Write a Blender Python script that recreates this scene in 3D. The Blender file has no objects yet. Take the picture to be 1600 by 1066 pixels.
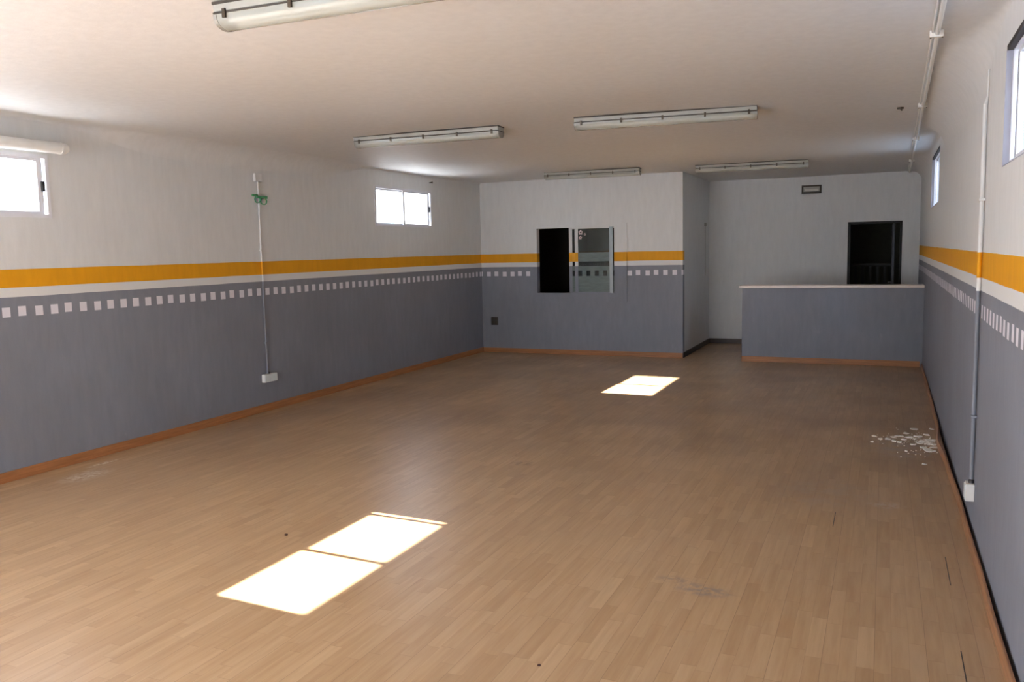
import bpy, bmesh, math, random
from mathutils import Vector, Matrix
random.seed(7)
S = bpy.context.scene
COL = S.collection
PI = math.pi

# ------------------------------------------------------------------ layout
XL, XR = -6.146, 0.504           # inner faces of the long walls
YB, YF = 12.789, 14.904          # partition front, far wall
XC = -2.782                      # partition corner
YR = -1.3                        # rear wall behind the viewer
ZC = 2.797                       # ceiling
ZT = 3.02                        # top of the walls
T = 0.16                         # outer wall thickness

# ------------------------------------------------------------------ node helper
class NT:
    def __init__(s, name):
        s.m = bpy.data.materials.new(name); s.m.use_nodes = True
        s.t = s.m.node_tree; s.t.nodes.clear()
    def n(s, kind, **kw):
        nd = s.t.nodes.new(kind)
        for k, v in kw.items():
            if k in nd.inputs.keys() if isinstance(k, str) else False: pass
            setattr(nd, k, v)
        return nd
    def put(s, nd, i, v):
        sock = nd.inputs[i]
        if isinstance(v, bpy.types.NodeSocket): s.t.links.new(v, sock)
        elif v is not None:
            if hasattr(sock.default_value, '__len__'):
                v = tuple(v) + (1,) if len(v) == 3 and len(sock.default_value) == 4 else v
            sock.default_value = v
    def math(s, op, a, b=None, c=None, clamp=False):
        nd = s.n('ShaderNodeMath', operation=op, use_clamp=clamp)
        s.put(nd, 0, a)
        if b is not None: s.put(nd, 1, b)
        if c is not None: s.put(nd, 2, c)
        return nd.outputs[0]
    def mix(s, f, a, b, mode='MIX'):
        nd = s.n('ShaderNodeMix', data_type='RGBA', blend_type=mode)
        s.put(nd, 0, f); s.put(nd, 6, a); s.put(nd, 7, b)
        return nd.outputs[2]
    def pos(s):
        g = s.n('ShaderNodeNewGeometry'); x = s.n('ShaderNodeSeparateXYZ')
        s.t.links.new(g.outputs['Position'], x.inputs[0])
        return g.outputs['Position'], x.outputs[0], x.outputs[1], x.outputs[2]
    def comb(s, x, y, z):
        nd = s.n('ShaderNodeCombineXYZ')
        s.put(nd, 0, x); s.put(nd, 1, y); s.put(nd, 2, z); return nd.outputs[0]
    def noise(s, vec, scale, detail=2, rough=.5):
        nd = s.n('ShaderNodeTexNoise'); s.put(nd, 'Vector', vec)
        nd.inputs['Scale'].default_value = scale; nd.inputs['Detail'].default_value = detail
        nd.inputs['Roughness'].default_value = rough; return nd.outputs[0]
    def band(s, v, lo, hi):
        return s.math('MULTIPLY', s.math('GREATER_THAN', v, lo), s.math('LESS_THAN', v, hi))
    def rng(s, v, a, b, c, d):
        nd = s.n('ShaderNodeMapRange'); s.put(nd, 0, v)
        for i, q in enumerate((a, b, c, d)): nd.inputs[i+1].default_value = q
        return nd.outputs[0]
    def finish(s, color, rough=.6, metal=0, bump=None, bstr=.2, bdist=.01, spec=.5):
        p = s.n('ShaderNodeBsdfPrincipled'); o = s.n('ShaderNodeOutputMaterial')
        s.put(p, 'Base Color', color); s.put(p, 'Roughness', rough); s.put(p, 'Metallic', metal)
        p.inputs['Specular IOR Level'].default_value = spec
        if bump is not None:
            b = s.n('ShaderNodeBump'); b.inputs['Strength'].default_value = bstr
            b.inputs['Distance'].default_value = bdist
            s.put(b, 'Height', bump); s.t.links.new(b.outputs[0], p.inputs['Normal'])
        s.t.links.new(p.outputs[0], o.inputs[0]); return s.m

def srgb(r, g, b):
    f = lambda c: (c/255/12.92) if c/255 <= .04045 else ((c/255+.055)/1.055)**2.4
    return (f(r), f(g), f(b))

def simple(name, col, rough=.5, metal=0, var=.08, nscale=14, spec=.5):
    t = NT(name); P, x, y, z = t.pos()
    nz = t.noise(P, nscale, 3)
    c = t.mix(t.rng(nz, .3, .7, 0, 1), tuple(v*(1-var) for v in col), tuple(min(1, v*(1+var)) for v in col))
    return t.finish(c, rough, metal, spec=spec)

WHITE = srgb(212, 214, 214)
ORANGE = srgb(226, 160, 18)
GREY = srgb(131, 136, 147)
SQW = srgb(222, 220, 228)

def wall_paint(name, axis=None, first=0., mask=None, pitch=.1372, stripes=True, grey_top=1.415, upper=WHITE):
    """plaster painted white / ochre / white / grey with a row of small white squares"""
    t = NT(name); P, x, y, z = t.pos()
    st = t.n('ShaderNodeMapping'); t.put(st, 0, P); st.inputs['Scale'].default_value = (5, 5, 1.1)
    streak = t.noise(st.outputs[0], 3.2, 6, .6)
    fine = t.noise(P, 60, 4, .6)
    big = t.noise(P, 1.1, 3)
    wob = t.math('MULTIPLY', t.math('SUBTRACT', t.noise(P, 2.2, 2), .5), .008)
    zz = t.math('ADD', z, wob)
    white = t.mix(t.rng(streak, .3, .7, 0, 1), tuple(v*.95 for v in upper), tuple(min(1, v*1.03) for v in upper))
    gcol = t.mix(t.rng(streak, .3, .7, 0, 1), tuple(v*.94 for v in GREY), tuple(v*1.06 for v in GREY))
    gcol = t.mix(t.rng(big, .35, .7, 0, .35), gcol, srgb(112, 112, 118))
    # chalky scuffs
    sc = t.n('ShaderNodeMapping'); t.put(sc, 0, P); sc.inputs['Scale'].default_value = (3, 3, 1.3)
    scf = t.rng(t.noise(sc.outputs[0], 2.6, 8, .7), .63, .78, 0, .35)
    gcol = t.mix(scf, gcol, srgb(165, 167, 178))
    if stripes:
        orange = t.mix(t.rng(streak, .3, .7, 0, 1), tuple(v*.9 for v in ORANGE), ORANGE)
        c = t.mix(t.band(zz, 1.487, 1.629), white, orange)
        c = t.mix(t.band(zz, 1.415, 1.487), c, tuple(min(1, v*1.06) for v in upper))
        c = t.mix(t.math('LESS_THAN', zz, grey_top), c, gcol)
        if axis is not None:
            a = x if axis == 'x' else y
            q = t.math('DIVIDE', t.math('SUBTRACT', a, first - .036), pitch)
            fr = t.math('FRACT', t.math('ADD', q, 400))
            cell = t.math('FLOOR', q)
            wn = t.n('ShaderNodeTexWhiteNoise', noise_dimensions='1D'); t.put(wn, 'W', cell)
            jit = t.math('MULTIPLY', wn.outputs[0], .09)
            m = t.math('MULTIPLY', t.math('GREATER_THAN', fr, jit), t.math('LESS_THAN', fr, t.math('ADD', jit, .49)))
            j2 = t.math('MULTIPLY', t.math('SUBTRACT', wn.outputs[0], .5), .008)
            m = t.math('MULTIPLY', m, t.band(t.math('ADD', z, j2), 1.264, 1.340))
            if mask: m = t.math('MULTIPLY', m, t.math('SUBTRACT', 1, t.band(a, *mask)))
            c = t.mix(m, c, SQW)
    elif stripes is None:
        c = gcol
    else:
        c = white
    h = t.math('ADD', t.math('MULTIPLY', streak, .7), t.math('MULTIPLY', fine, .3))
    return t.finish(c, .62, 0, h, .35, .006, spec=.35)

def wood_floor():
    t = NT('laminate_oak_strips'); P, x, y, z = t.pos()
    W, L = .066, .40
    i = t.math('FLOOR', t.math('DIVIDE', x, W))
    w1 = t.n('ShaderNodeTexWhiteNoise', noise_dimensions='1D'); t.put(w1, 'W', i)
    yy = t.math('ADD', t.math('DIVIDE', y, L), t.math('MULTIPLY', w1.outputs[0], 7.3))
    j = t.math('FLOOR', yy)
    w2 = t.n('ShaderNodeTexWhiteNoise', noise_dimensions='2D'); t.put(w2, 'Vector', t.comb(i, j, 0))
    r = w2.outputs[0]
    g1 = t.noise(t.comb(t.math('MULTIPLY', x, 26), t.math('ADD', t.math('MULTIPLY', y, 1.6), t.math('MULTIPLY', r, 40)), t.math('MULTIPLY', r, 9)), 1.6, 5, .6)
    g2 = t.noise(t.comb(t.math('MULTIPLY', x, 9), t.math('ADD', t.math('MULTIPLY', y, 1.1), t.math('MULTIPLY', r, 40)), t.math('MULTIPLY', r, 30)), 1.4, 3, .5)
    ramp = t.n('ShaderNodeValToRGB'); t.put(ramp, 0, r)
    el = ramp.color_ramp.elements
    cols = [(0, (176, 144, 106)), (.25, (184, 152, 113)), (.5, (190, 158, 119)), (.75, (181, 149, 110)), (1, (197, 166, 127))]
    el[0].position = 0; el[0].color = srgb(*cols[0][1]) + (1,)
    el[1].position = 1; el[1].color = srgb(*cols[-1][1]) + (1,)
    for p_, c_ in cols[1:-1]:
        e = el.new(p_); e.color = srgb(*c_) + (1,)
    c = t.mix(t.rng(g1, .35, .68, 0, .34), ramp.outputs[0], srgb(146, 106, 70))
    c = t.mix(t.rng(g2, .45, .7, 0, .3), c, srgb(208, 178, 142))
    fx = t.math('FRACT', t.math('DIVIDE', x, W)); fy = t.math('FRACT', yy)
    # joints: strip edges faint, board edges (every third strip) darker
    e1 = t.math('ADD', t.math('LESS_THAN', fx, .02), t.math('LESS_THAN', fy, .006), clamp=True)
    fb = t.math('FRACT', t.math('DIVIDE', x, W*3)); e2 = t.math('LESS_THAN', fb, .011)
    c = t.mix(t.math('MULTIPLY', e1, .35), c, srgb(108, 74, 46))
    c = t.mix(t.math('MULTIPLY', e2, .4), c, srgb(88, 60, 40))
    # worn, dusty zones
    d = t.rng(t.noise(P, .8, 2, .5), .45, .72, 0, .2)
    c = t.mix(d, c, srgb(176, 150, 124))
    # dark patches by noise, stronger towards the far end
    d2 = t.math('MULTIPLY', t.rng(t.noise(P, 1.1, 2, .5), .4, .66, 0, .35), t.rng(y, 4.5, 8, 0, 1))
    c = t.mix(d2, c, srgb(112, 84, 60))
    def spot(c, px, py, sx, sy, col, k, sc=26, th=(.42, .6)):
        dx = t.math('DIVIDE', t.math('SUBTRACT', x, px), sx); dy = t.math('DIVIDE', t.math('SUBTRACT', y, py), sy)
        dd = t.math('SQRT', t.math('ADD', t.math('MULTIPLY', dx, dx), t.math('MULTIPLY', dy, dy)))
        m = t.math('MULTIPLY', t.rng(dd, .35, 1, 1, 0), t.rng(t.noise(P, sc, 4, .65), th[0], th[1], 0, k))
        return t.mix(m, c, col)
    c = spot(c, -.78, 4.07, .17, .09, srgb(120, 116, 118), .75)
    c = spot(c, -.93, 4.16, .14, .06, srgb(128, 116, 108), .6)
    c = spot(c, -5.72, 4.62, .16, .26, srgb(226, 220, 208), .8)
    c = spot(c, -5.92, 4.95, .04, .2, srgb(236, 228, 214), .9)
    c = spot(c, .05, 5.86, .14, .09, srgb(196, 184, 174), .7)
    c = spot(c, .22, 7.6, .42, .55, srgb(170, 156, 146), .6, 9)
    c = spot(c, -.35, 6.0, .4, .5, srgb(168, 150, 130), .5, 7)
    c = spot(c, -2.6, 6.1, .12, .1, srgb(96, 66, 44), .6)
    # open joints by the right wall
    for (px, y0, y1) in ((.340, 4.56, 4.98), (.331, 3.2, 3.82), (-.245, 5.3, 5.6)):
        m = t.math('MULTIPLY', t.band(x, px - .0025, px + .0025), t.band(y, y0, y1))
        c = t.mix(m, c, srgb(40, 28, 22))
    rg = t.rng(t.noise(P, 1.6, 2, .5), .3, .75, .30, .37)
    rg = t.math('ADD', rg, t.math('MULTIPLY', t.math('SUBTRACT', g1, .5), .04))
    return t.finish(c, rg, 0, t.math('ADD', t.noise(t.comb(x, t.math('MULTIPLY', y, .3), z), 7, 2), t.math('MULTIPLY', e2, -.4)), .12, .004, spec=.5)

def wood(name, col, along='y', rough=.45):
    t = NT(name); P, x, y, z = t.pos()
    v = t.comb(t.math('MULTIPLY', x, 30 if along != 'x' else 2), t.math('MULTIPLY', y, 2 if along == 'y' else 30), t.math('MULTIPLY', z, 40))
    g = t.noise(v, 1.5, 4, .6)
    c = t.mix(t.rng(g, .3, .7, 0, 1), tuple(q*.72 for q in col), tuple(q*1.12 for q in col))
    return t.finish(c, rough)

def glass(name, tint=(1, 1, 1), gloss=.1, rough=.0):
    t = NT(name); tr = t.n('ShaderNodeBsdfTransparent'); gl = t.n('ShaderNodeBsdfGlossy')
    tr.inputs[0].default_value = tint + (1,); gl.inputs['Roughness'].default_value = rough
    lw = t.n('ShaderNodeLayerWeight'); lw.inputs[0].default_value = .5
    fr = t.math('ADD', .05, t.math('MULTIPLY', t.math('POWER', lw.outputs['Facing'], 5), .9))
    mx = t.n('ShaderNodeMixShader'); o = t.n('ShaderNodeOutputMaterial')
    t.put(mx, 0, t.math('MULTIPLY', fr, gloss*10, clamp=True))
    t.t.links.new(tr.outputs[0], mx.inputs[1]); t.t.links.new(gl.outputs[0], mx.inputs[2])
    t.t.links.new(mx.outputs[0], o.inputs[0]); return t.m

M = dict(
    wl=wall_paint('paint_left_wall', 'y', 4.374),
    wr=wall_paint('paint_right_wall', 'y', 3.965),
    wb=wall_paint('paint_partition_wall', 'x', -6.020, mask=(-5.26, -3.66), pitch=.1415),
    wpipe=wall_paint('paint_on_fittings'),
    plain=wall_paint('white_plaster', stripes=False),
    ceil=wall_paint('ceiling_plaster', stripes=False, upper=WHITE),
    grey=wall_paint('grey_plaster', stripes=None),
    floor=wood_floor(),
    base=wood('orange_brown_skirting', srgb(170, 114, 70)),
    baser=wood('faded_skirting', srgb(164, 118, 84)),
    basex=wood('orange_brown_skirting_across', srgb(170, 114, 70), 'x'),
    based=wood('dark_brown_skirting', srgb(58, 38, 32)),
    void=simple('gap_shade_screed', srgb(40, 34, 30), .95, spec=.1),
    alu=simple('white_lacquered_aluminium', srgb(214, 216, 222), .35, .0, .03),
    lining=simple('grey_white_reveal', srgb(160, 164, 178), .6, 0, .04),
    alud=simple('grey_aluminium', srgb(150, 158, 160), .4, .3, .04),
    rubber=simple('black_rubber', srgb(24, 24, 27), .6, 0, .1),
    slot=simple('dark_shutter_slot', srgb(44, 38, 38), .7, 0, .15),
    pvc=simple('white_pvc', srgb(226, 226, 222), .35, 0, .03),
    box=simple('pale_switch_plastic', srgb(214, 224, 224), .35, 0, .03),
    darkbox=simple('dark_grey_plastic', srgb(52, 50, 52), .5, 0, .15),
    lampbody=simple('grey_lamp_housing', srgb(160, 160, 152), .45, 0, .06),
    gasket=simple('dark_gasket_and_gap_shade', srgb(60, 54, 46), .7, 0, .1),
    tube=simple('fluorescent_tube_glass', srgb(206, 208, 202), .25, 0, .02),
    cap=simple('lamp_end_cap', srgb(140, 138, 130), .4, .2, .05),
    clip=simple('dark_steel_clip', srgb(80, 72, 62), .4, .6, .1),
    top=simple('pale_worktop', srgb(228, 218, 208), .35, 0, .03),
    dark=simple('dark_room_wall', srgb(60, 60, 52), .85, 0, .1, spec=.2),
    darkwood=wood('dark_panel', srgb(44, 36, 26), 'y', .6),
    black=simple('black_painted_steel', srgb(16, 16, 18), .6, .1, .1),
    doorm=simple('dark_blue_grey_door_paint', srgb(44, 46, 58), .45, 0, .1),
    steel=simple('brushed_steel', srgb(170, 170, 172), .3, .9, .04),
    green=simple('translucent_green_tape', srgb(78, 156, 110), .35, 0, .15),
    chip=simple('white_paint_chip', srgb(238, 236, 230), .7, 0, .04),
    chipg=simple('grey_dust', srgb(176, 168, 160), .9, 0, .1),
    bug=simple('dark_brown_speck', srgb(70, 40, 30), .7, 0, .2),
    ground=simple('pale_concrete_yard', srgb(192, 192, 194), .9, 0, .06, 2, spec=.2),
    groundl=simple('bounce_concrete_yard', srgb(154, 152, 150), .9, 0, .06, 2, spec=.2),
    groundr=simple('grey_asphalt_yard', srgb(140, 138, 132), .9, 0, .06, 2, spec=.2),
    glass=glass('window_glass'),
    gglass=glass('hatch_glass', (.75, .8, .78), .1),
    cover=None,
    lens=simple('milky_lens', srgb(200, 198, 190), .3, 0, .03),
    petal=simple('white_pink_sticker', srgb(214, 196, 196), .5, 0, .1),
)
def milky():
    t = NT('ribbed_lamp_cover'); tr = t.n('ShaderNodeBsdfTransparent'); df = t.n('ShaderNodeBsdfPrincipled')
    tr.inputs[0].default_value = (.95, .96, .94, 1); df.inputs['Base Color'].default_value = srgb(206, 210, 202) + (1,)
    df.inputs['Roughness'].default_value = .16
    mx = t.n('ShaderNodeMixShader'); mx.inputs[0].default_value = .45
    o = t.n('ShaderNodeOutputMaterial'); t.t.links.new(tr.outputs[0], mx.inputs[1]); t.t.links.new(df.outputs[0], mx.inputs[2])
    t.t.links.new(mx.outputs[0], o.inputs[0]); return t.m
def film():
    t = NT('grey_green_paint_film'); tr = t.n('ShaderNodeBsdfTransparent'); df = t.n('ShaderNodeBsdfPrincipled')
    P, x, y, z = t.pos()
    st = t.noise(t.comb(t.math('MULTIPLY', x, 3), y, t.math('MULTIPLY', z, 14)), 2.5, 3)
    t.put(df, 'Base Color', t.mix(t.rng(st, .3, .7, 0, 1), srgb(104, 120, 118), srgb(128, 142, 140)))
    df.inputs['Roughness'].default_value = .3
    mx = t.n('ShaderNodeMixShader'); mx.inputs[0].default_value = .7
    o = t.n('ShaderNodeOutputMaterial'); t.t.links.new(tr.outputs[0], mx.inputs[1]); t.t.links.new(df.outputs[0], mx.inputs[2])
    t.t.links.new(mx.outputs[0], o.inputs[0]); return t.m
M['film'] = film(); M['cover'] = milky()
M['filmo'] = simple('ochre_paint_film', ORANGE, .4)

# ------------------------------------------------------------------ mesh helpers
def add_box(bm, x0, x1, y0, y1, z0, z1, bev=0):
    v = [bm.verts.new((x, y, z)) for x in (x0, x1) for y in (y0, y1) for z in (z0, z1)]
    f = [(0, 1, 3, 2), (4, 6, 7, 5), (0, 4, 5, 1), (2, 3, 7, 6), (0, 2, 6, 4), (1, 5, 7, 3)]
    fs = [bm.faces.new([v[i] for i in q]) for q in f]
    if bev:
        es = list({e for q in fs for e in q.edges})
        bmesh.ops.bevel(bm, geom=es, offset=bev, segments=2, affect='EDGES', profile=.6)

def add_tube(bm, pts, r, seg=12, cap=True):
    pts = [Vector(p) for p in pts]; rings = []
    up = Vector((0, 0, 1))
    for i, p in enumerate(pts):
        d = (pts[min(i+1, len(pts)-1)] - pts[max(i-1, 0)]).normalized()
        a = d.cross(up if abs(d.z) < .9 else Vector((1, 0, 0))).normalized(); b = d.cross(a)
        rr = r[i] if isinstance(r, (list, tuple)) else r
        rings.append([bm.verts.new(p + (a*math.cos(k*2*PI/seg) + b*math.sin(k*2*PI/seg))*rr) for k in range(seg)])
    for A, B in zip(rings, rings[1:]):
        for k in range(seg): bm.faces.new((A[k], A[(k+1) % seg], B[(k+1) % seg], B[k]))
    if cap: bm.faces.new(rings[0][::-1]); bm.faces.new(rings[-1])

def add_prism(bm, prof, x0, x1, axis='x'):
    """profile [(u,v)] extruded along an axis"""
    def P(a, u, v): return (a, u, v) if axis == 'x' else (u, a, v)
    A = [bm.verts.new(P(x0, u, v)) for u, v in prof]; B = [bm.verts.new(P(x1, u, v)) for u, v in prof]
    n = len(prof)
    for k in range(n): bm.faces.new((A[k], A[(k+1) % n], B[(k+1) % n], B[k]))
    bm.faces.new(A[::-1]); bm.faces.new(B)

def obj(name, bm, mat, parent=None, smooth=False, loc=None):
    bmesh.ops.recalc_face_normals(bm, faces=bm.faces)
    me = bpy.data.meshes.new(name); bm.to_mesh(me); bm.free()
    if smooth:
        me.polygons.foreach_set('use_smooth', [True]*len(me.polygons))
        try: me.set_sharp_from_angle(angle=math.radians(40))
        except Exception: pass
    for m in (mat if isinstance(mat, list) else [mat]): me.materials.append(m)
    o = bpy.data.objects.new(name, me); COL.objects.link(o)
    if loc is not None:
        me.transform(Matrix.Translation(-Vector(loc))); o.location = loc
    if parent is not None:
        o.parent = parent
        me.transform(Matrix.Translation(-world_loc(parent)))
    return o

def world_loc(o):
    v = Vector(o.location)
    while o.parent: o = o.parent; v += Vector(o.location)
    return v

def tag(o, label, cat=None, group=None, kind=None):
    o['label'] = label
    if cat: o['category'] = cat
    if group: o['group'] = group
    if kind: o['kind'] = kind
    return o

def thing(name, label, cat, loc=(0, 0, 0), group=None, kind=None):
    o = bpy.data.objects.new(name, None); COL.objects.link(o); o.location = loc
    o.empty_display_size = .1
    return tag(o, label, cat, group, kind)

def box(name, mat, parent, *d, bev=0):
    bm = bmesh.new(); add_box(bm, *d, bev=bev); return obj(name, bm, mat, parent)

def holed_wall(bm, u0, u1, v0, v1, holes, P, t0, t1):
    """slab between t0 and t1 (along the third axis) with rectangular holes"""
    us = sorted({u0, u1, *[h[0] for h in holes], *[h[1] for h in holes]})
    vs = sorted({v0, v1, *[h[2] for h in holes], *[h[3] for h in holes]})
    solid = lambda i, j: 0 <= i < len(us)-1 and 0 <= j < len(vs)-1 and not any(
        h[0] <= (us[i]+us[i+1])/2 <= h[1] and h[2] <= (vs[j]+vs[j+1])/2 <= h[3] for h in holes)
    cache = {}
    def V(i, j, k):
        if (i, j, k) not in cache: cache[i, j, k] = bm.verts.new(P(us[i], vs[j], (t0, t1)[k]))
        return cache[i, j, k]
    for i in range(len(us)-1):
        for j in range(len(vs)-1):
            if not solid(i, j): continue
            for k in (0, 1): bm.faces.new([V(i, j, k), V(i+1, j, k), V(i+1, j+1, k), V(i, j+1, k)])
            for di, dj, a, b in ((-1, 0, (i, j), (i, j+1)), (1, 0, (i+1, j), (i+1, j+1)), (0, -1, (i, j), (i+1, j)), (0, 1, (i, j+1), (i+1, j+1))):
                if not solid(i+di, j+dj):
                    bm.faces.new([V(*a, 0), V(*b, 0), V(*b, 1), V(*a, 1)])

# ------------------------------------------------------------------ shell
W1 = (3.30, 4.83, 2.03, 2.525)      # left wall, near
W2 = (9.60, 11.12, 2.045, 2.575)    # left wall, far
W3 = (3.05, 4.69, 2.04, 2.60)       # right wall, near
W4 = (9.98, 11.58, 2.09, 2.69)      # right wall, far
HATCH = (-5.15, -3.835, .968, 2.04)
DOOR = (-.533, .24, 0., 2.015)

bm = bmesh.new()
holed_wall(bm, YR, 17.2, -.1, ZT, [W1, W2, (-.95, .85, 0, 2.25)], lambda u, v, t: (t, u, v), XL - T, XL)  # last hole: unseen side opening, added to brighten the foreground
tag(obj('wall_left', bm, M['wl']), 'long left wall painted white, ochre and grey with a row of white squares', 'wall', kind='structure')
bm = bmesh.new()
holed_wall(bm, YR, 17.2, -.1, ZT, [W3, W4], lambda u, v, t: (t, u, v), XR, XR + T)
tag(obj('wall_right', bm, M['wr']), 'long right wall painted white, ochre and grey, seen almost edge-on', 'wall', kind='structure')
bm = bmesh.new()
holed_wall(bm, XL, XC, 0, ZC + .04, [HATCH], lambda u, v, t: (u, t, v), YB, YB + .12)
tag(obj('wall_back', bm, M['wb']), 'partition wall with the sliding hatch, painted in white, ochre and grey', 'wall', kind='structure')
bm = bmesh.new(); add_box(bm, XC - .12, XC, YB + .12, YF, 0, ZC + .04)
tag(obj('wall_side', bm, M['plain']), 'plain white return wall running back beside the counter', 'wall', kind='structure')
bm = bmesh.new()
holed_wall(bm, XL, XR, 0, ZC + .04, [(DOOR[0], DOOR[1], 0, DOOR[3])], lambda u, v, t: (u, t, v), YF, YF + .14)
tag(obj('wall_far', bm, M['plain']), 'plain white far wall behind the counter with the dark doorway', 'wall', kind='structure')
bm = bmesh.new()
holed_wall(bm, XL, XR, 0, ZT, [(-5.3, -2.0, 0, 2.15)], lambda u, v, t: (u, t, v), YR - .2, YR)  # unseen entrance, placed and sized for light falling off towards the back
tag(obj('wall_rear', bm, M['plain']), 'rear wall behind the viewer with an unseen wide entrance added to light the foreground', 'wall', kind='structure')
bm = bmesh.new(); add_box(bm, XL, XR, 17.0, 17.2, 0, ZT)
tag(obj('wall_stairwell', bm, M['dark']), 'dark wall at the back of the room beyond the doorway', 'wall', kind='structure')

# floor: laminate stops short of the right wall (black gap), screed below coloured near black as the gap's shade
bm = bmesh.new(); add_box(bm, XL, XR - .012, YR, YF, -.008, 0)
tag(obj('floor', bm, M['floor']), 'worn oak-look laminate floor of narrow strips', 'floor', kind='structure')
bm = bmesh.new(); add_box(bm, XL, XR, YR, 17.0, -.1, -.03)
tag(obj('floor_screed', bm, M['void']), 'screed coloured near black as the shade in the gap along the right wall', 'floor', kind='structure')

# ceiling with coved edges: the cove tightens above each window
def cove(y, wins, base, tight):
    k = 0
    for (a, b, _, _) in wins:
        c = (a + b)/2; h = (b - a)/2
        d = max(0, abs(y - c) - h)
        k = max(k, math.exp(-(d/.75)**2))
    r = base*(1-k) + tight*k
    if wins[0] is W1 and y > 11: r = min(r, max(.03, .03 + (12.0-y)*0))
    return r
def ceiling_mesh():
    bm = bmesh.new(); rings = []
    ys = [YR + i*(17.1-YR)/110 for i in range(111)]
    NS = 9
    for y in ys:
        rl = cove(y, (W1, W2), .24, .03); rr = cove(y, (W3, W4), .34, .05)
        if y > 13.5: rr = .16
        drop = .012*math.sin(y*1.1) + .006*math.sin(y*2.7+1)
        pr = []
        for k in range(NS+1):
            a = PI/2*k/NS
            pr.append((XL - .004 + rl*(1-math.cos(a)), ZC - rl + rl*math.sin(a)))
        for k in range(1, 16):
            q = k/16; xx = (XL+rl)*(1-q) + (XR-rr)*q
            pr.append((xx, ZC + drop*math.sin(PI*q) + .004*math.sin(xx*3+y)*math.sin(PI*q)))
        for k in range(NS+1):
            a = PI/2*(1-k/NS)
            pr.append((XR + .004 - rr*(1-math.cos(a)), ZC - rr + rr*math.sin(a)))
        pr += [(XR + .004, ZT + .1), (XL - .004, ZT + .1)]
        rings.append([bm.verts.new((u, y, v)) for u, v in pr])
    n = len(rings[0])
    for A, B in zip(rings, rings[1:]):
        for k in range(n): bm.faces.new((A[k], A[(k+1) % n], B[(k+1) % n], B[k]))
    bm.faces.new(rings[0]); bm.faces.new(rings[-1][::-1])
    return bm
tag(obj('ceiling', ceiling_mesh(), M['ceil'], smooth=True), 'off-white plaster ceiling with rounded edges', 'ceiling', kind='structure')

# ------------------------------------------------------------------ skirtings
def skirting(name, mat, label, *d):
    bm = bmesh.new(); add_box(bm, *d, bev=.004)
    return tag(obj(name, bm, mat), label, 'skirting board', kind='structure')
H_ = .082
skirting('baseboard_left', M['base'], 'orange-brown skirting along the left wall', XL, XL + .014, YR, YB, 0, H_)
skirting('baseboard_back', M['basex'], 'orange-brown skirting below the sliding hatch', XL + .014, XC, YB - .014, YB, 0, H_*.92)
skirting('baseboard_side', M['based'], 'dark brown skirting on the white return wall', XC, XC + .014, YB - .014, YF, 0, H_)
skirting('baseboard_far', M['based'], 'dark brown skirting on the far wall beside the counter', XC + .014, DOOR[0] - .06, YF - .014, YF, 0, H_)
# right: loose board standing off the wall, bulging where the plaster fell
def loose(y):
    g = .018
    g += .026*math.exp(-((y-7.75)/.42)**2) + .012*math.exp(-((y-7.2)/.7)**2)
    if y > 8.6: g = max(.004, g - (y-8.6)*.006)
    return g
bm = bmesh.new(); A = None; th = .012; hh = .056
for i in range(161):
    y = YR + .05 + (12.6 - YR - .05)*i/160; g = loose(y) + .002*math.sin(y*5)
    lean = .004
    ring = [bm.verts.new(p) for p in ((XR-g-th-lean, y, .001), (XR-g-th, y, hh-.003), (XR-g-th+.003, y, hh), (XR-g, y, hh), (XR-g-lean, y, .001))]
    if A:
        for k in range(5): bm.faces.new((A[k], A[(k+1) % 5], ring[(k+1) % 5], ring[k]))
    else: bm.faces.new(ring)
    A = ring
bm.faces.new(A[::-1])
tag(obj('baseboard_right', bm, M['baser']), 'loose orange-brown skirting standing off the right wall with a black gap', 'skirting board', kind='structure')

# ------------------------------------------------------------------ sliding windows in the long walls
def sliding_window(name, label, W, xin, s, inset, latch=True):
    """s=+1: the room lies towards +x; xin = x of inner wall face; inset = recess of the frame"""
    y0, y1, z0, z1 = W
    root = thing(name, label, 'window', (xin, (y0+y1)/2, z0), kind='structure')
    X = lambda a: xin - s*(inset + a)          # a metres outward from the room side of the frame
    def sb(bm, a0, a1, *r): xa, xb = sorted((X(a0), X(a1))); add_box(bm, xa, xb, *r)
    fw = .028
    bm = bmesh.new()
    sb(bm, -.008, .060, y0, y1, z0, z0+fw); sb(bm, -.008, .060, y0, y1, z1-fw, z1)
    sb(bm, -.008, .060, y0, y0+fw, z0+fw, z1-fw); sb(bm, -.008, .060, y1-fw, y1, z0+fw, z1-fw)
    obj('window_frame', bm, M['alu'], root)
    ym = (y0+y1)/2; sw = .044
    for i, (a, b, d) in enumerate(((y0+fw, ym+.022, .034), (ym-.022, y1-fw-.020, .010))):
        bm = bmesh.new(); zl, zh = z0+fw, z1-fw
        sb(bm, d, d+.018, a, b, zl, zl+.022); sb(bm, d, d+.018, a, b, zh-.022, zh)
        sb(bm, d, d+.018, a, a+sw, zl+.022, zh-.022); sb(bm, d, d+.018, b-sw, b, zl+.022, zh-.022)
        sa = obj('sash', bm, M['alu'], root)
        bm = bmesh.new(); sb(bm, d+.007, d+.011, a+sw, b-sw, zl+.022, zh-.022)
        obj('pane', bm, M['glass'], sa)
        bm = bmesh.new(); sb(bm, d-.002, d, b-.004, b-.001, zl+.01, zh-.01)
        obj('seal', bm, M['rubber'], sa)
        if i == 1 and latch:
            zc = (z0+z1)/2
            bm = bmesh.new(); sb(bm, -.010, d, b-.016, b+.004, zc-.04, zc+.04)
            obj('latch', bm, M['rubber'], sa)
    return root, X
sliding_window('window_1', 'bright sliding window high on the left wall at the left edge', W1, XL, 1, .0)
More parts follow.
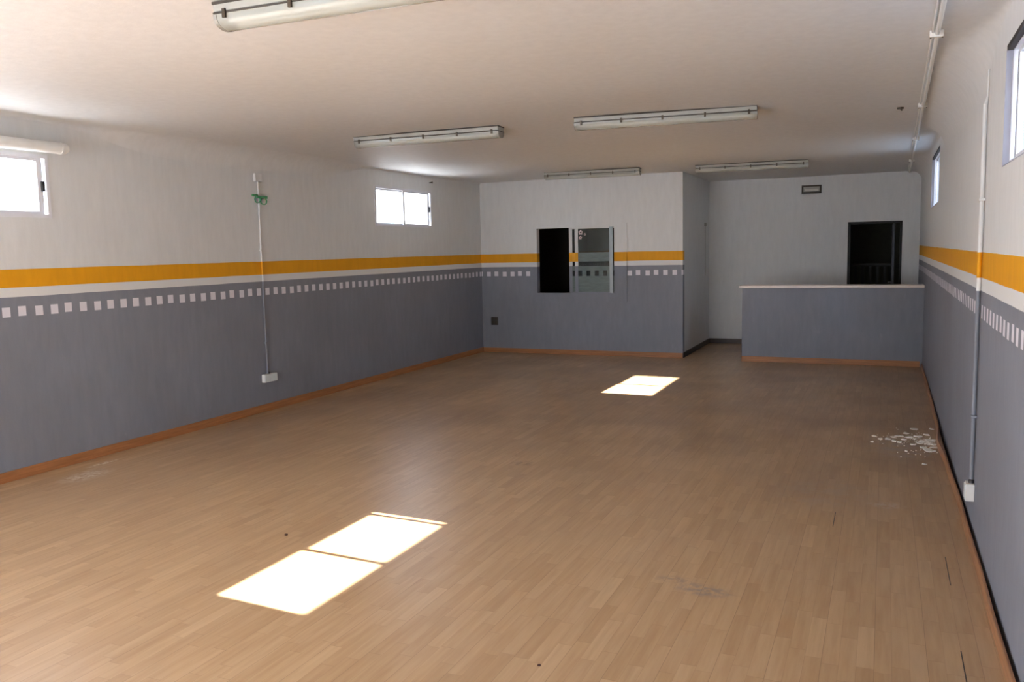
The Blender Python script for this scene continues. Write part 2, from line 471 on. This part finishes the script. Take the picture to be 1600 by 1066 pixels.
sliding_window('window_2', 'bright two-pane sliding window high on the left wall near the partition', W2, XL, 1, .0)
for nm, lb, W in (('window_3', 'deep-set bright window high on the right wall at the right edge', W3),
                  ('window_4', 'narrow-looking bright window high on the right wall near the counter', W4)):
    r, X = sliding_window(nm, lb, W, XR, -1, .034, False)
    bm = bmesh.new(); add_box(bm, XR + .001, XR + .033, W[0], W[1], W[3]-.022, W[3])
    obj('shutter_slot', bm, M['slot'], r)
    bm = bmesh.new(); add_box(bm, XR - .001, XR + .034, W[1]-.004, W[1], W[2], W[3]-.022)
    obj('jamb_lining', bm, M['lining'], r)
    bm = bmesh.new(); add_box(bm, XR - .001, XR + .034, W[0], W[1]-.004, W[2], W[2]+.004)
    obj('sill_lining', bm, M['lining'], r)

# ------------------------------------------------------------------ interior sliding hatch in the partition
hx0, hx1, hz0, hz1 = HATCH
hr = thing('window_5', 'interior sliding hatch with black left opening and painted panes', 'window', ((hx0+hx1)/2, YB, hz0), kind='structure')
bm = bmesh.new()      # painted surround, proud of the wall
g = (hx0 - .03, -3.645, .855, hz1 + .035)
holed_wall(bm, g[0], g[1], g[2], g[3], [HATCH], lambda u, v, t: (u, t, v), YB - .020, YB - .001)
obj('surround', bm, M['wpipe'], hr)
bm = bmesh.new()
holed_wall(bm, hx0, hx1, hz0, hz1, [(hx0+.012, hx1-.012, hz0+.022, hz1-.018)], lambda u, v, t: (u, t, v), YB - .026, YB + .06)
obj('window_frame', bm, M['wpipe'], hr)
zb, zt_ = hz0+.022, hz1-.018
def hatch_sash(x0, x1, y, sl, sr, matl, rails=.02, split=False):
    bm = bmesh.new()
    add_box(bm, x0, x0+sl, y, y+.016, zb, zt_)
    add_box(bm, x0+sl, x1-sr, y, y+.016, zb, zb+rails); add_box(bm, x0+sl, x1-sr, y, y+.016, zt_-rails, zt_)
    if not split: add_box(bm, x1-sr, x1, y, y+.016, zb, zt_)
    s = obj('sash', bm, matl, hr)
    if split:
        bm = bmesh.new(); add_box(bm, x1-sr, x1, y-.001, y+.016, zb, zt_); obj('stile', bm, M['alud'], s)
    bm = bmesh.new(); add_box(bm, x0+sl, x1-sr, y+.006, y+.010, zb+rails, zt_-rails)
    obj('pane', bm, M['gglass'], s)
    return s
hatch_sash(-4.605, -3.847, YB + .026, .052, .012, M['wpipe'])
front = hatch_sash(-4.500, -3.875, YB + .002, .052, .056, M['wpipe'], split=True)
# paint film left on the glass
bm = bmesh.new(); yf = YB + .004
FX = (-4.448, -3.931)
add_box(bm, FX[0], FX[1], yf, yf+.001, 1.487, 1.629)
add_box(bm, FX[0], FX[1], yf, yf+.001, 1.342, 1.415)
add_box(bm, FX[0], FX[1], yf, yf+.001, zb+.02, 1.258)
cx = FX[0]
for k in range(8):
    c0 = -4.415 + k*.1372
    if cx < c0 - .033: add_box(bm, cx, min(c0-.033, FX[1]), yf, yf+.001, 1.258, 1.342)
    cx = c0 + .033
    if cx > FX[1]: break
obj('paint_film', bm, M['film'], front)
bm = bmesh.new()
for a, b in ((-4.553, -4.500), (-3.875, -3.850)):
    add_box(bm, a, b, YB+.0245, YB+.0255, zb+.02, 1.258); add_box(bm, a, b, YB+.0245, YB+.0255, 1.342, 1.415)
obj('paint_film', bm, M['film'], hr)
bm = bmesh.new(); add_box(bm, -4.553, -4.500, YB+.0245, YB+.0255, 1.487, 1.629)
obj('ochre_film', bm, M['filmo'], hr)
# flower sticker in the pane's top left corner
bm = bmesh.new()
for (cx, cz, r) in ((-4.40, 1.945, .040), (-4.405, 1.865, .028), (-4.33, 1.915, .020)):
    for k in range(5):
        a = k*2*PI/5 + .3
        px, pz = cx + r*.62*math.cos(a), cz + r*.62*math.sin(a)
        add_tube(bm, [(px, yf - .0012 - k*.0004, pz), (px, yf - .0004 - k*.0004, pz)], r*.36, 10)
obj('flower_sticker', bm, M['petal'], front)
# dim room behind the hatch: inner panelling
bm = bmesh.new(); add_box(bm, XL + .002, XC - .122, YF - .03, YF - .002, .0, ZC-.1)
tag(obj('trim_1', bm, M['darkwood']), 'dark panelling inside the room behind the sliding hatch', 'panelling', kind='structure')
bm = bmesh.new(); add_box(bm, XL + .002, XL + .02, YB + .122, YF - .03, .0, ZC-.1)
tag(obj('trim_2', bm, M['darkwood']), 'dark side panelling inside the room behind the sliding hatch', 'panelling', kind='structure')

# ------------------------------------------------------------------ far doorway
dr = thing('door_1', 'dark doorway in the far wall with the door standing open', 'door', ((DOOR[0]+DOOR[1])/2, YF, 0), kind='structure')
bm = bmesh.new()
add_box(bm, DOOR[0]-.018, DOOR[0]+.02, YF-.012, YF+.14, 0, DOOR[3]); add_box(bm, DOOR[1]-.02, DOOR[1]+.012, YF-.012, YF+.14, 0, DOOR[3])
add_box(bm, DOOR[0]-.018, DOOR[1]+.012, YF-.012, YF+.14, DOOR[3]-.02, DOOR[3]+.012)
obj('door_frame', bm, M['black'], dr)
bm = bmesh.new()      # leaf swung away into the dark room
add_box(bm, DOOR[1]-.13, DOOR[1]-.09, YF+.15, YF+.86, .01, DOOR[3]-.03, bev=.004)
leaf = obj('door_leaf', bm, M['doorm'], dr)
bm = bmesh.new(); add_tube(bm, [(DOOR[1]-.13, YF+.80, 1.02), (DOOR[1]-.17, YF+.80, 1.02), (DOOR[1]-.17, YF+.68, 1.02)], .009, 8)
obj('door_handle', bm, M['steel'], leaf)
# balustrade in the dark room
rl = thing('stair_railing', 'black railing with upright bars inside the dark doorway', 'railing', (-.2, 15.9, 0))
bm = bmesh.new(); add_box(bm, -.75, .12, 15.88, 15.92, 1.29, 1.335, bev=.004); obj('handrail', bm, M['black'], rl)
bm = bmesh.new(); add_box(bm, -.75, .12, 15.89, 15.91, .3, .33); obj('bottom_rail', bm, M['black'], rl)
for k in range(8):
    bm = bmesh.new(); xx = -.70 + k*.115; add_box(bm, xx, xx+.045, 15.89, 15.91, .0, 1.29); obj('baluster', bm, M['black'], rl)

# ------------------------------------------------------------------ counter
YC = 12.648
ct = thing('counter', 'grey-painted masonry counter with a thin pale top against the right wall', 'counter', (-.69, YC + .15, 0))
bm = bmesh.new(); add_box(bm, -1.885, XR, YC, YC + .30, 0, 1.072); obj('counter_front', bm, M['grey'], ct)
bm = bmesh.new(); add_box(bm, -1.925, XR, YC - .03, YC + .36, 1.074, 1.108, bev=.005); obj('worktop', bm, M['top'], ct)
bm = bmesh.new(); add_box(bm, -1.885, XR - .03, YC - .014, YC - .001, 0, .078, bev=.004); obj('skirting_board', bm, M['basex'], ct)

# ------------------------------------------------------------------ fluorescent fittings
def make_lamp():
    L = 1.50; h = L/2
    r = thing('ceiling_light', '', 'ceiling light', (0, 0, 0), 'fluorescent fittings on the ceiling')
    bm = bmesh.new()
    prof = [(-.072, 0), (-.072, -.036), (-.064, -.040), (.064, -.040), (.072, -.036), (.072, 0)]
    add_prism(bm, prof, -h, h); obj('housing', bm, M['lampbody'], r)
    bm = bmesh.new(); add_box(bm, -h-.002, h+.002, -.0745, .0745, -.0465, -.0400); obj('gasket', bm, M['gasket'], r)
    bm = bmesh.new(); add_box(bm, -h-.003, h+.003, -.077, .077, -.007, .004); obj('gap_shadow_strip', bm, M['gasket'], r)  # dark strip standing in for the shadow gap under the ceiling
    n = 10
    pr = [(.070*math.cos(PI*k/n), -.0467 - .056*math.sin(PI*k/n)**.8) for k in range(n+1)]
    bm = bmesh.new(); add_prism(bm, pr, -h+.012, h-.012); obj('cover', bm, M['cover'], r, smooth=True)
    for s in (-1, 1):
        bm = bmesh.new(); add_tube(bm, [(-h+.05, s*.028, -.070), (h-.05, s*.028, -.070)], .013, 10); obj('tube', bm, M['tube'], r, smooth=True)
        bm = bmesh.new(); add_prism(bm, [(u*1.03, v*1.0-.001) for u, v in pr], s*(h-.014), s*(h+.004)); obj('end_cap', bm, M['cap'], r)
        for k in range(5):
            xx = -h + .06 + k*(L-.12)/4
            bm = bmesh.new(); add_box(bm, xx-.008, xx+.008, s*.076-.005, s*.076+.005, -.068, -.030); obj('clip', bm, M['clip'], r)
    return r
def dup(o, parent=None):
    c = o.copy(); COL.objects.link(c); c.parent = parent
    for ch in list(o.children): dup(ch, c)
    return c
proto = make_lamp()
lamps = [(-3.955, 7.115, .035, 1.0, 'long fluorescent ceiling fitting in the middle of the ceiling, left one of its pair'),
         (-1.716, 7.150, .10, 1.0, 'long fluorescent ceiling fitting in the middle of the ceiling, right one of its pair'),
         (-3.870, 11.78, .06, .93, 'short-looking fluorescent fitting just above the sliding hatch'),
         (-1.690, 12.05, .07, .98, 'far fluorescent fitting on the ceiling in front of the counter'),
         (-1.950, 3.075, .02, 1.0, 'nearest fluorescent fitting, cut off by the top edge of the picture')]
for i, (x, y, rz, sx, lb) in enumerate(lamps):
    o = proto if i == 0 else dup(proto)
    q = (x-XL)/(XR-XL)
    o.location = (x, y, ZC - .004 + (.012*math.sin(y*1.1) + .006*math.sin(y*2.7+1))*math.sin(PI*q)); o.rotation_euler = (0, 0, rz); o.scale = (sx, 1, 1)
    o['label'] = lb

# rounded white tube fitting on the left wall above window_1
wt = thing('wall_light', 'white tubular wall fitting running above the left-edge window', 'wall light', (XL, 4.1, 2.56))
xc, zc, R = XL + .085, 2.580, .046
bm = bmesh.new(); y0, y1 = 3.45, 4.955
pts = [(xc, y0, zc), (xc, y1-.06, zc), (xc, y1-.025, zc), (xc, y1-.006, zc), (xc, y1, zc)]
add_tube(bm, pts, [R, R, R*.93, R*.7, R*.3], 20); obj('tube_body', bm, M['pvc'], wt, smooth=True)
for yy in (3.7, 4.75):
    bm = bmesh.new(); add_box(bm, XL + .001, xc - .03, yy-.015, yy+.015, zc-.02, zc+.02); obj('bracket', bm, M['pvc'], wt)
bm = bmesh.new(); add_tube(bm, [(xc, y1-.075, zc), (xc, y1-.062, zc)], R+.003, 20); obj('end_ring', bm, M['pvc'], wt, smooth=True)

# ------------------------------------------------------------------ conduits, sockets
def conduit(name, label, x, y, z0, z1, clips, wallx, s, r=.011):
    t = thing(name, label, 'conduit', (x, y, z0))
    bm = bmesh.new(); n = 14
    pts = [(x, y + .004*math.sin(k*1.1), z0 + (z1-z0)*k/n) for k in range(n+1)]
    add_tube(bm, pts, r, 10); obj('pipe', bm, M['wpipe'], t, smooth=True)
    for zc in clips:
        bm = bmesh.new(); xa, xb = sorted((wallx + s*.001, x + s*(r+.003))); add_box(bm, xa, xb, y-.022, y+.022, zc-.008, zc+.008, bev=.003)
        obj('clip', bm, M['wpipe'], t)
    return t
yl = 7.31
t = conduit('wall_conduit', 'thin painted conduit running down the left wall to a white socket', XL + .014, yl, .415, 2.50, (.75, 1.75), XL, 1)
bm = bmesh.new(); add_box(bm, XL + .001, XL + .035, yl-.055, yl+.055, 2.475, 2.56, bev=.004); obj('top_box', bm, M['wpipe'], t)
t = conduit('wall_conduit', 'thin painted conduit on the right wall ending at a pale socket', XR - .016, 5.40, .335, 2.44, (.70, 1.92), XR, -1, .012)
bm = bmesh.new(); add_tube(bm, [(XR-.014, 5.40, 2.44), (XR-.006, 5.40, 2.48), (XR-.006, 5.395, 2.62)], [.012, .005, .004], 8); obj('cable', bm, M['wpipe'], t, smooth=True)

def socket(label, x, y, z, s, w, h, d, n=2):
    t = thing('wall_socket', label, 'socket', (x, y, z))
    bm = bmesh.new(); xa, xb = sorted((x + s*.001, x + s*d)); add_box(bm, xa, xb, y-w/2, y+w/2, z-h/2, z+h/2, bev=.004); obj('back_box', bm, M['pvc'], t)
    pw = w/n
    for k in range(n):
        yc = y - w/2 + pw*(k+.5)
        xa, xb = sorted((x + s*d, x + s*(d+.005)))
        bm = bmesh.new(); add_box(bm, xa, xb, yc-pw/2+.005, yc+pw/2-.005, z-h/2+.006, z+h/2-.006, bev=.0015)
        p = obj('face_plate', bm, M['box'], t)
    bm = bmesh.new(); add_tube(bm, [(x + s*.016, y, z+h/2), (x + s*.016, y, z+h/2+.018)], .015, 10); obj('gland', bm, M['darkbox'], t)
    return t
socket('white double surface socket low on the left wall under the conduit', XL, 7.33, .365, 1, .205, .088, .045)
socket('pale square surface socket low on the right wall under the conduit', XR, 5.40, .262, -1, .085, .10, .046, 1)

# dark socket on the partition
t = thing('wall_outlet', 'small dark grey outlet low on the partition near the left corner', 'outlet', (-5.92, YB, .52))
bm = bmesh.new(); add_box(bm, -5.982, -5.862, YB-.022, YB-.001, .455, .592, bev=.004); obj('back_box', bm, M['darkbox'], t)
for k in range(2):
    for j in range(2):
        bm = bmesh.new(); add_box(bm, -5.972+.056*k, -5.924+.056*k, YB-.026, YB-.022, .468+.06*j, .520+.06*j, bev=.001)
        obj('rocker', bm, M['gasket'], t)

# green tape loops on the left conduit
bm = bmesh.new(); xg = XL + .030
def loop(cy, cz, ry, rz, w, th):
    A = None; first = None; n = 18
    for k in range(n):
        a = 2*PI*k/n
        c, s_ = math.cos(a), math.sin(a)
        ring = [bm.verts.new((xg - w/2 + dx, cy + (ry+dr)*c, cz + (rz+dr)*s_)) for dx, dr in ((0, 0), (w, 0), (w, th), (0, th))]
        if A:
            for q in range(4): bm.faces.new((A[q], A[(q+1) % 4], ring[(q+1) % 4], ring[q]))
        else: first = ring
        A = ring
    for q in range(4): bm.faces.new((A[q], A[(q+1) % 4], first[(q+1) % 4], first[q]))
loop(7.275, 2.288, .038, .034, .012, .007)
loop(7.372, 2.272, .045, .034, .012, .007)
add_box(bm, xg-.006, xg+.008, 7.195, 7.275, 2.315, 2.340); add_box(bm, xg-.006, xg+.008, 7.262, 7.43, 2.300, 2.325)
tag(obj('green_tape', bm, M['green']), 'green looped strap wrapped around the conduit on the left wall', 'tape')

# ------------------------------------------------------------------ ceiling conduit near the right wall
pc = thing('ceiling_conduit', 'white conduit with junction clips running along the ceiling near the right wall', 'conduit', (.25, 5, ZC))
def cz_at(x, y):
    rr = cove(y, (W3, W4), .34, .05)
    if y > 13.5: rr = .16
    d = x - (XR - rr)
    q = (x-XL)/(XR-XL); base = ZC + (.012*math.sin(y*1.1)+.006*math.sin(y*2.7+1))*math.sin(PI*min(1, q))
    return base if d <= 0 else ZC - rr + math.sqrt(max(0, rr*rr - d*d))
bm = bmesh.new(); pts = []
for k in range(61):
    y = 1.5 + (14.88-1.5)*k/60; x = .19 + (y-1.5)*.0105
    pts.append((x, y, min(cz_at(x+.012, y), cz_at(x, y)) - .020))
add_tube(bm, pts, .0115, 10); obj('pipe', bm, M['pvc'], pc, smooth=True)
bm = bmesh.new(); add_tube(bm, [(p[0]-.024, p[1], p[2]+.010) for p in pts], .005, 8); obj('cable', bm, M['pvc'], pc, smooth=True)
for yy in (2.6, 5.11, 7.6, 10.1, 12.6):
    x = .19 + (yy-1.5)*.0105; z = cz_at(x, yy)
    bm = bmesh.new(); add_box(bm, x-.038, x+.030, yy-.018, yy+.018, z-.036, z-.001, bev=.004); cl = obj('clip', bm, M['pvc'], pc)
    for s in (-1, 1):
        bm = bmesh.new(); add_tube(bm, [(x-.004+s*.028, yy, z-.035), (x-.004+s*.028, yy, z-.041)], .0045, 8); obj('screw', bm, M['clip'], cl)

# ------------------------------------------------------------------ small fittings
em = thing('emergency_light', 'small grey framed emergency light high on the far wall', 'emergency light', (-1.12, YF, 2.58))
bm = bmesh.new(); holed_wall(bm, -1.272, -.965, 2.512, 2.645, [(-1.245, -.992, 2.54, 2.62)], lambda u, v, t: (u, t, v), YF-.05, YF-.001); obj('frame', bm, M['gasket'], em)
bm = bmesh.new(); add_box(bm, -1.245, -.992, YF-.03, YF-.004, 2.54, 2.62); obj('back_plate', bm, M['lampbody'], em)
bm = bmesh.new(); add_box(bm, -1.225, -1.012, YF-.044, YF-.03, 2.552, 2.585, bev=.004); obj('lens', bm, M['lens'], em)

hk = thing('ceiling_hook', 'tiny dark hook on the ceiling left of the ceiling conduit', 'hook', (.093, 7.848, ZC))
bm = bmesh.new(); add_tube(bm, [(.093, 7.848, ZC+.004), (.093, 7.848, ZC-.012)], .026, 14); obj('plate', bm, M['clip'], hk)
bm = bmesh.new(); add_tube(bm, [(.093 + .016*math.sin(a*.5), 7.848, ZC-.012-.012*(a/4)-.006*math.sin(a*.9)) for a in range(7)], .004, 8); obj('hook', bm, M['clip'], hk)

bm = bmesh.new(); add_tube(bm, [(XL, 11.09, 2.700), (XL+.05, 11.09, 2.702)], .009, 8); add_tube(bm, [(XL+.045, 11.09, 2.702), (XL+.05, 11.09, 2.702)], .016, 8)
tag(obj('wall_nail', bm, M['clip']), 'dark nail in the left wall above the far window corner', 'nail')
sw = thing('junction_box', 'small grey box high on the white return wall', 'junction box', (XC, 14.5, 2.03))
bm = bmesh.new(); add_box(bm, XC-.001, XC+.022, 14.46, 14.56, 2.02, 2.08, bev=.003); obj('cover', bm, M['lampbody'], sw)
bm = bmesh.new(); add_tube(bm, [(XC+.006, 14.51, 2.02), (XC+.006, 14.51, 1.55), (XC+.006, 14.515, 1.2)], .004, 8); obj('cable', bm, M['lampbody'], sw)

# ------------------------------------------------------------------ debris
def flake_bm(r, seed):
    rnd = random.Random(seed); bm = bmesh.new(); n = rnd.randint(5, 8)
    top = []; bot = []
    for k in range(n):
        a = 2*PI*k/n + rnd.uniform(-.25, .25); q = r*rnd.uniform(.55, 1.15)
        z = rnd.uniform(.0025, .010)
        top.append(bm.verts.new((q*math.cos(a), q*1.2*math.sin(a), z))); bot.append(bm.verts.new((q*math.cos(a), q*1.2*math.sin(a), 0)))
    bm.faces.new(top); bm.faces.new(bot[::-1])
    for k in range(n): bm.faces.new((bot[k], bot[(k+1) % n], top[(k+1) % n], top[k]))
    return bm
FL = [(.279, 8.379, 1.0), (.427, 8.427, .8), (-.043, 7.968, .8), (.009, 7.865, .8), (-.058, 7.727, .5), (.07, 7.886, .8), (.112, 7.98, .9), (.142, 8.03, 1.1), (.172, 8.035, .9),
      (.211, 8.174, .9), (.114, 7.823, .8), (.156, 7.786, .7), (.238, 8.007, 1.), (.31, 8.071, 1.), (.374, 8.159, .9), (.26, 7.721, .7), (.316, 7.805, 1.2),
      (.350, 7.883, 1.3), (.374, 7.796, 1.2), (.401, 7.875, 1.4), (.412, 7.781, 1.3), (.432, 7.94, 1.1), (.395, 7.95, 1.2), (.416, 7.664, 1.2), (.377, 7.534, 1.3), (.33, 7.635, .9), (.362, 7.57, 1.),
      (.321, 7.058, .5), (.201, 7.463, .5), (.28, 7.95, .7), (.19, 7.90, .7)]
for i, (x, y, k) in enumerate(FL):
    o = obj('paint_flake', flake_bm(.030*k, i), M['chip']); o.location = (x, y, .0005)
    o.rotation_euler = (0, 0, random.uniform(0, 6))
    tag(o, 'white paint flake lying in the heap on the floor beside the right wall', 'paint flake', 'paint flakes on the floor by the right wall')
bm = bmesh.new()
for k in range(110):
    x = random.gauss(.33, .09); y = random.gauss(7.8, .22)
    if x > .43 or k % 5 == 0: x = random.uniform(-.05, .42); y = random.gauss(7.9, .2)
    r = random.uniform(.002, .006)
    v = [bm.verts.new((x + r*math.cos(a+k), y + r*math.sin(a+k), z)) for z in (.0005, .004) for a in (0, 2.1, 4.2)]
    bm.faces.new(v[:3][::-1]); bm.faces.new(v[3:])
    for q in range(3): bm.faces.new((v[q], v[(q+1) % 3], v[3+(q+1) % 3], v[3+q]))
tag(obj('plaster_crumbs', bm, M['chip']), 'fine white plaster crumbs scattered among the paint flakes by the right wall', 'crumbs', kind='stuff')
for (x, y, r, lb) in ((-3.292, 4.015, .011, 'tiny dark speck on the floor behind the large sun patch'), (-1.257, 3.065, .008, 'tiny dark speck on the floor at the bottom edge of the picture')):
    bm = bmesh.new(); bmesh.ops.create_icosphere(bm, subdivisions=2, radius=r)
    for v in bm.verts: v.co *= random.uniform(.75, 1.15); v.co.z *= .55
    o = obj('debris_crumb', bm, M['bug']); o.location = (x, y, r*.5); tag(o, lb, 'crumb')

# ------------------------------------------------------------------ outside
bm = bmesh.new(); add_box(bm, -40, XL - T, 2.6, 40, -.15, 1.80)  # unseen slab, raised and toned for sunlight bounced through the windows
tag(obj('ground_left', bm, M['groundl']), 'unseen raised yard outside the left windows, added to bounce sunlight onto the ceiling', 'ground', kind='structure')
bm = bmesh.new(); add_box(bm, XR + T, 40, YR, 40, 1.2, 1.85)
tag(obj('ground_right', bm, M['groundr']), 'pale yard outside the right windows', 'ground', kind='structure')
bm = bmesh.new(); add_box(bm, -40, XL - T, YR, 2.6, -.15, -.01); add_box(bm, -40, 40, -30, YR, -.15, -.01)
tag(obj('ground_rear', bm, M['ground']), 'pale yard outside the entrance behind the viewer', 'ground', kind='structure')

# ------------------------------------------------------------------ light
w = bpy.data.worlds.new('sky'); S.world = w; w.use_nodes = True
nt = w.node_tree; nt.nodes.clear()
tc = nt.nodes.new('ShaderNodeTexCoord'); sx = nt.nodes.new('ShaderNodeSeparateXYZ'); nt.links.new(tc.outputs['Generated'], sx.inputs[0])
rp = nt.nodes.new('ShaderNodeValToRGB'); nt.links.new(sx.outputs[2], rp.inputs[0])
rp.color_ramp.elements[0].position = 0; rp.color_ramp.elements[0].color = (.92, .96, 1, 1)
rp.color_ramp.elements[1].position = .8; rp.color_ramp.elements[1].color = (.42, .62, 1, 1)
bg = nt.nodes.new('ShaderNodeBackground'); bg.inputs[1].default_value = 5.0
ou = nt.nodes.new('ShaderNodeOutputWorld'); nt.links.new(rp.outputs[0], bg.inputs[0]); nt.links.new(bg.outputs[0], ou.inputs[0])
sd = bpy.data.lights.new('sun', 'SUN'); sd.energy = 40; sd.angle = .009; sd.color = (1, .975, .94)
so = bpy.data.objects.new('sun', sd); COL.objects.link(so)
so.rotation_euler = Vector((1.51, -.10, -1)).to_track_quat('-Z', 'Y').to_euler()
so.location = (-12, 8, 9)

# ------------------------------------------------------------------ camera
cam = bpy.data.cameras.new('camera'); co = bpy.data.objects.new('camera', cam); COL.objects.link(co)
f = Vector((-0.40004, 0.91019, -0.10729)); r = Vector((0.91619, 0.40019, -0.02108)); u = Vector((-0.02375, 0.10673, 0.994))
mw = Matrix(((r.x, u.x, -f.x, 0), (r.y, u.y, -f.y, 0), (r.z, u.z, -f.z, 1.70), (0, 0, 0, 1)))
co.matrix_world = mw
cam.sensor_width = 36; cam.lens = 1324.4/1600*36; cam.clip_start = .05
S.camera = co

S.view_settings.view_transform = 'Standard'; S.view_settings.look = 'None'
S.view_settings.gamma = 1; S.view_settings.exposure = 1.22; S.view_settings.use_curve_mapping = False
try:
    S.cycles.max_bounces = 14; S.cycles.diffuse_bounces = 8; S.cycles.transparent_max_bounces = 16
    S.cycles.sample_clamp_indirect = 8; S.cycles.use_denoising = True
    S.cycles.caustics_reflective = False; S.cycles.caustics_refractive = False
except Exception: pass
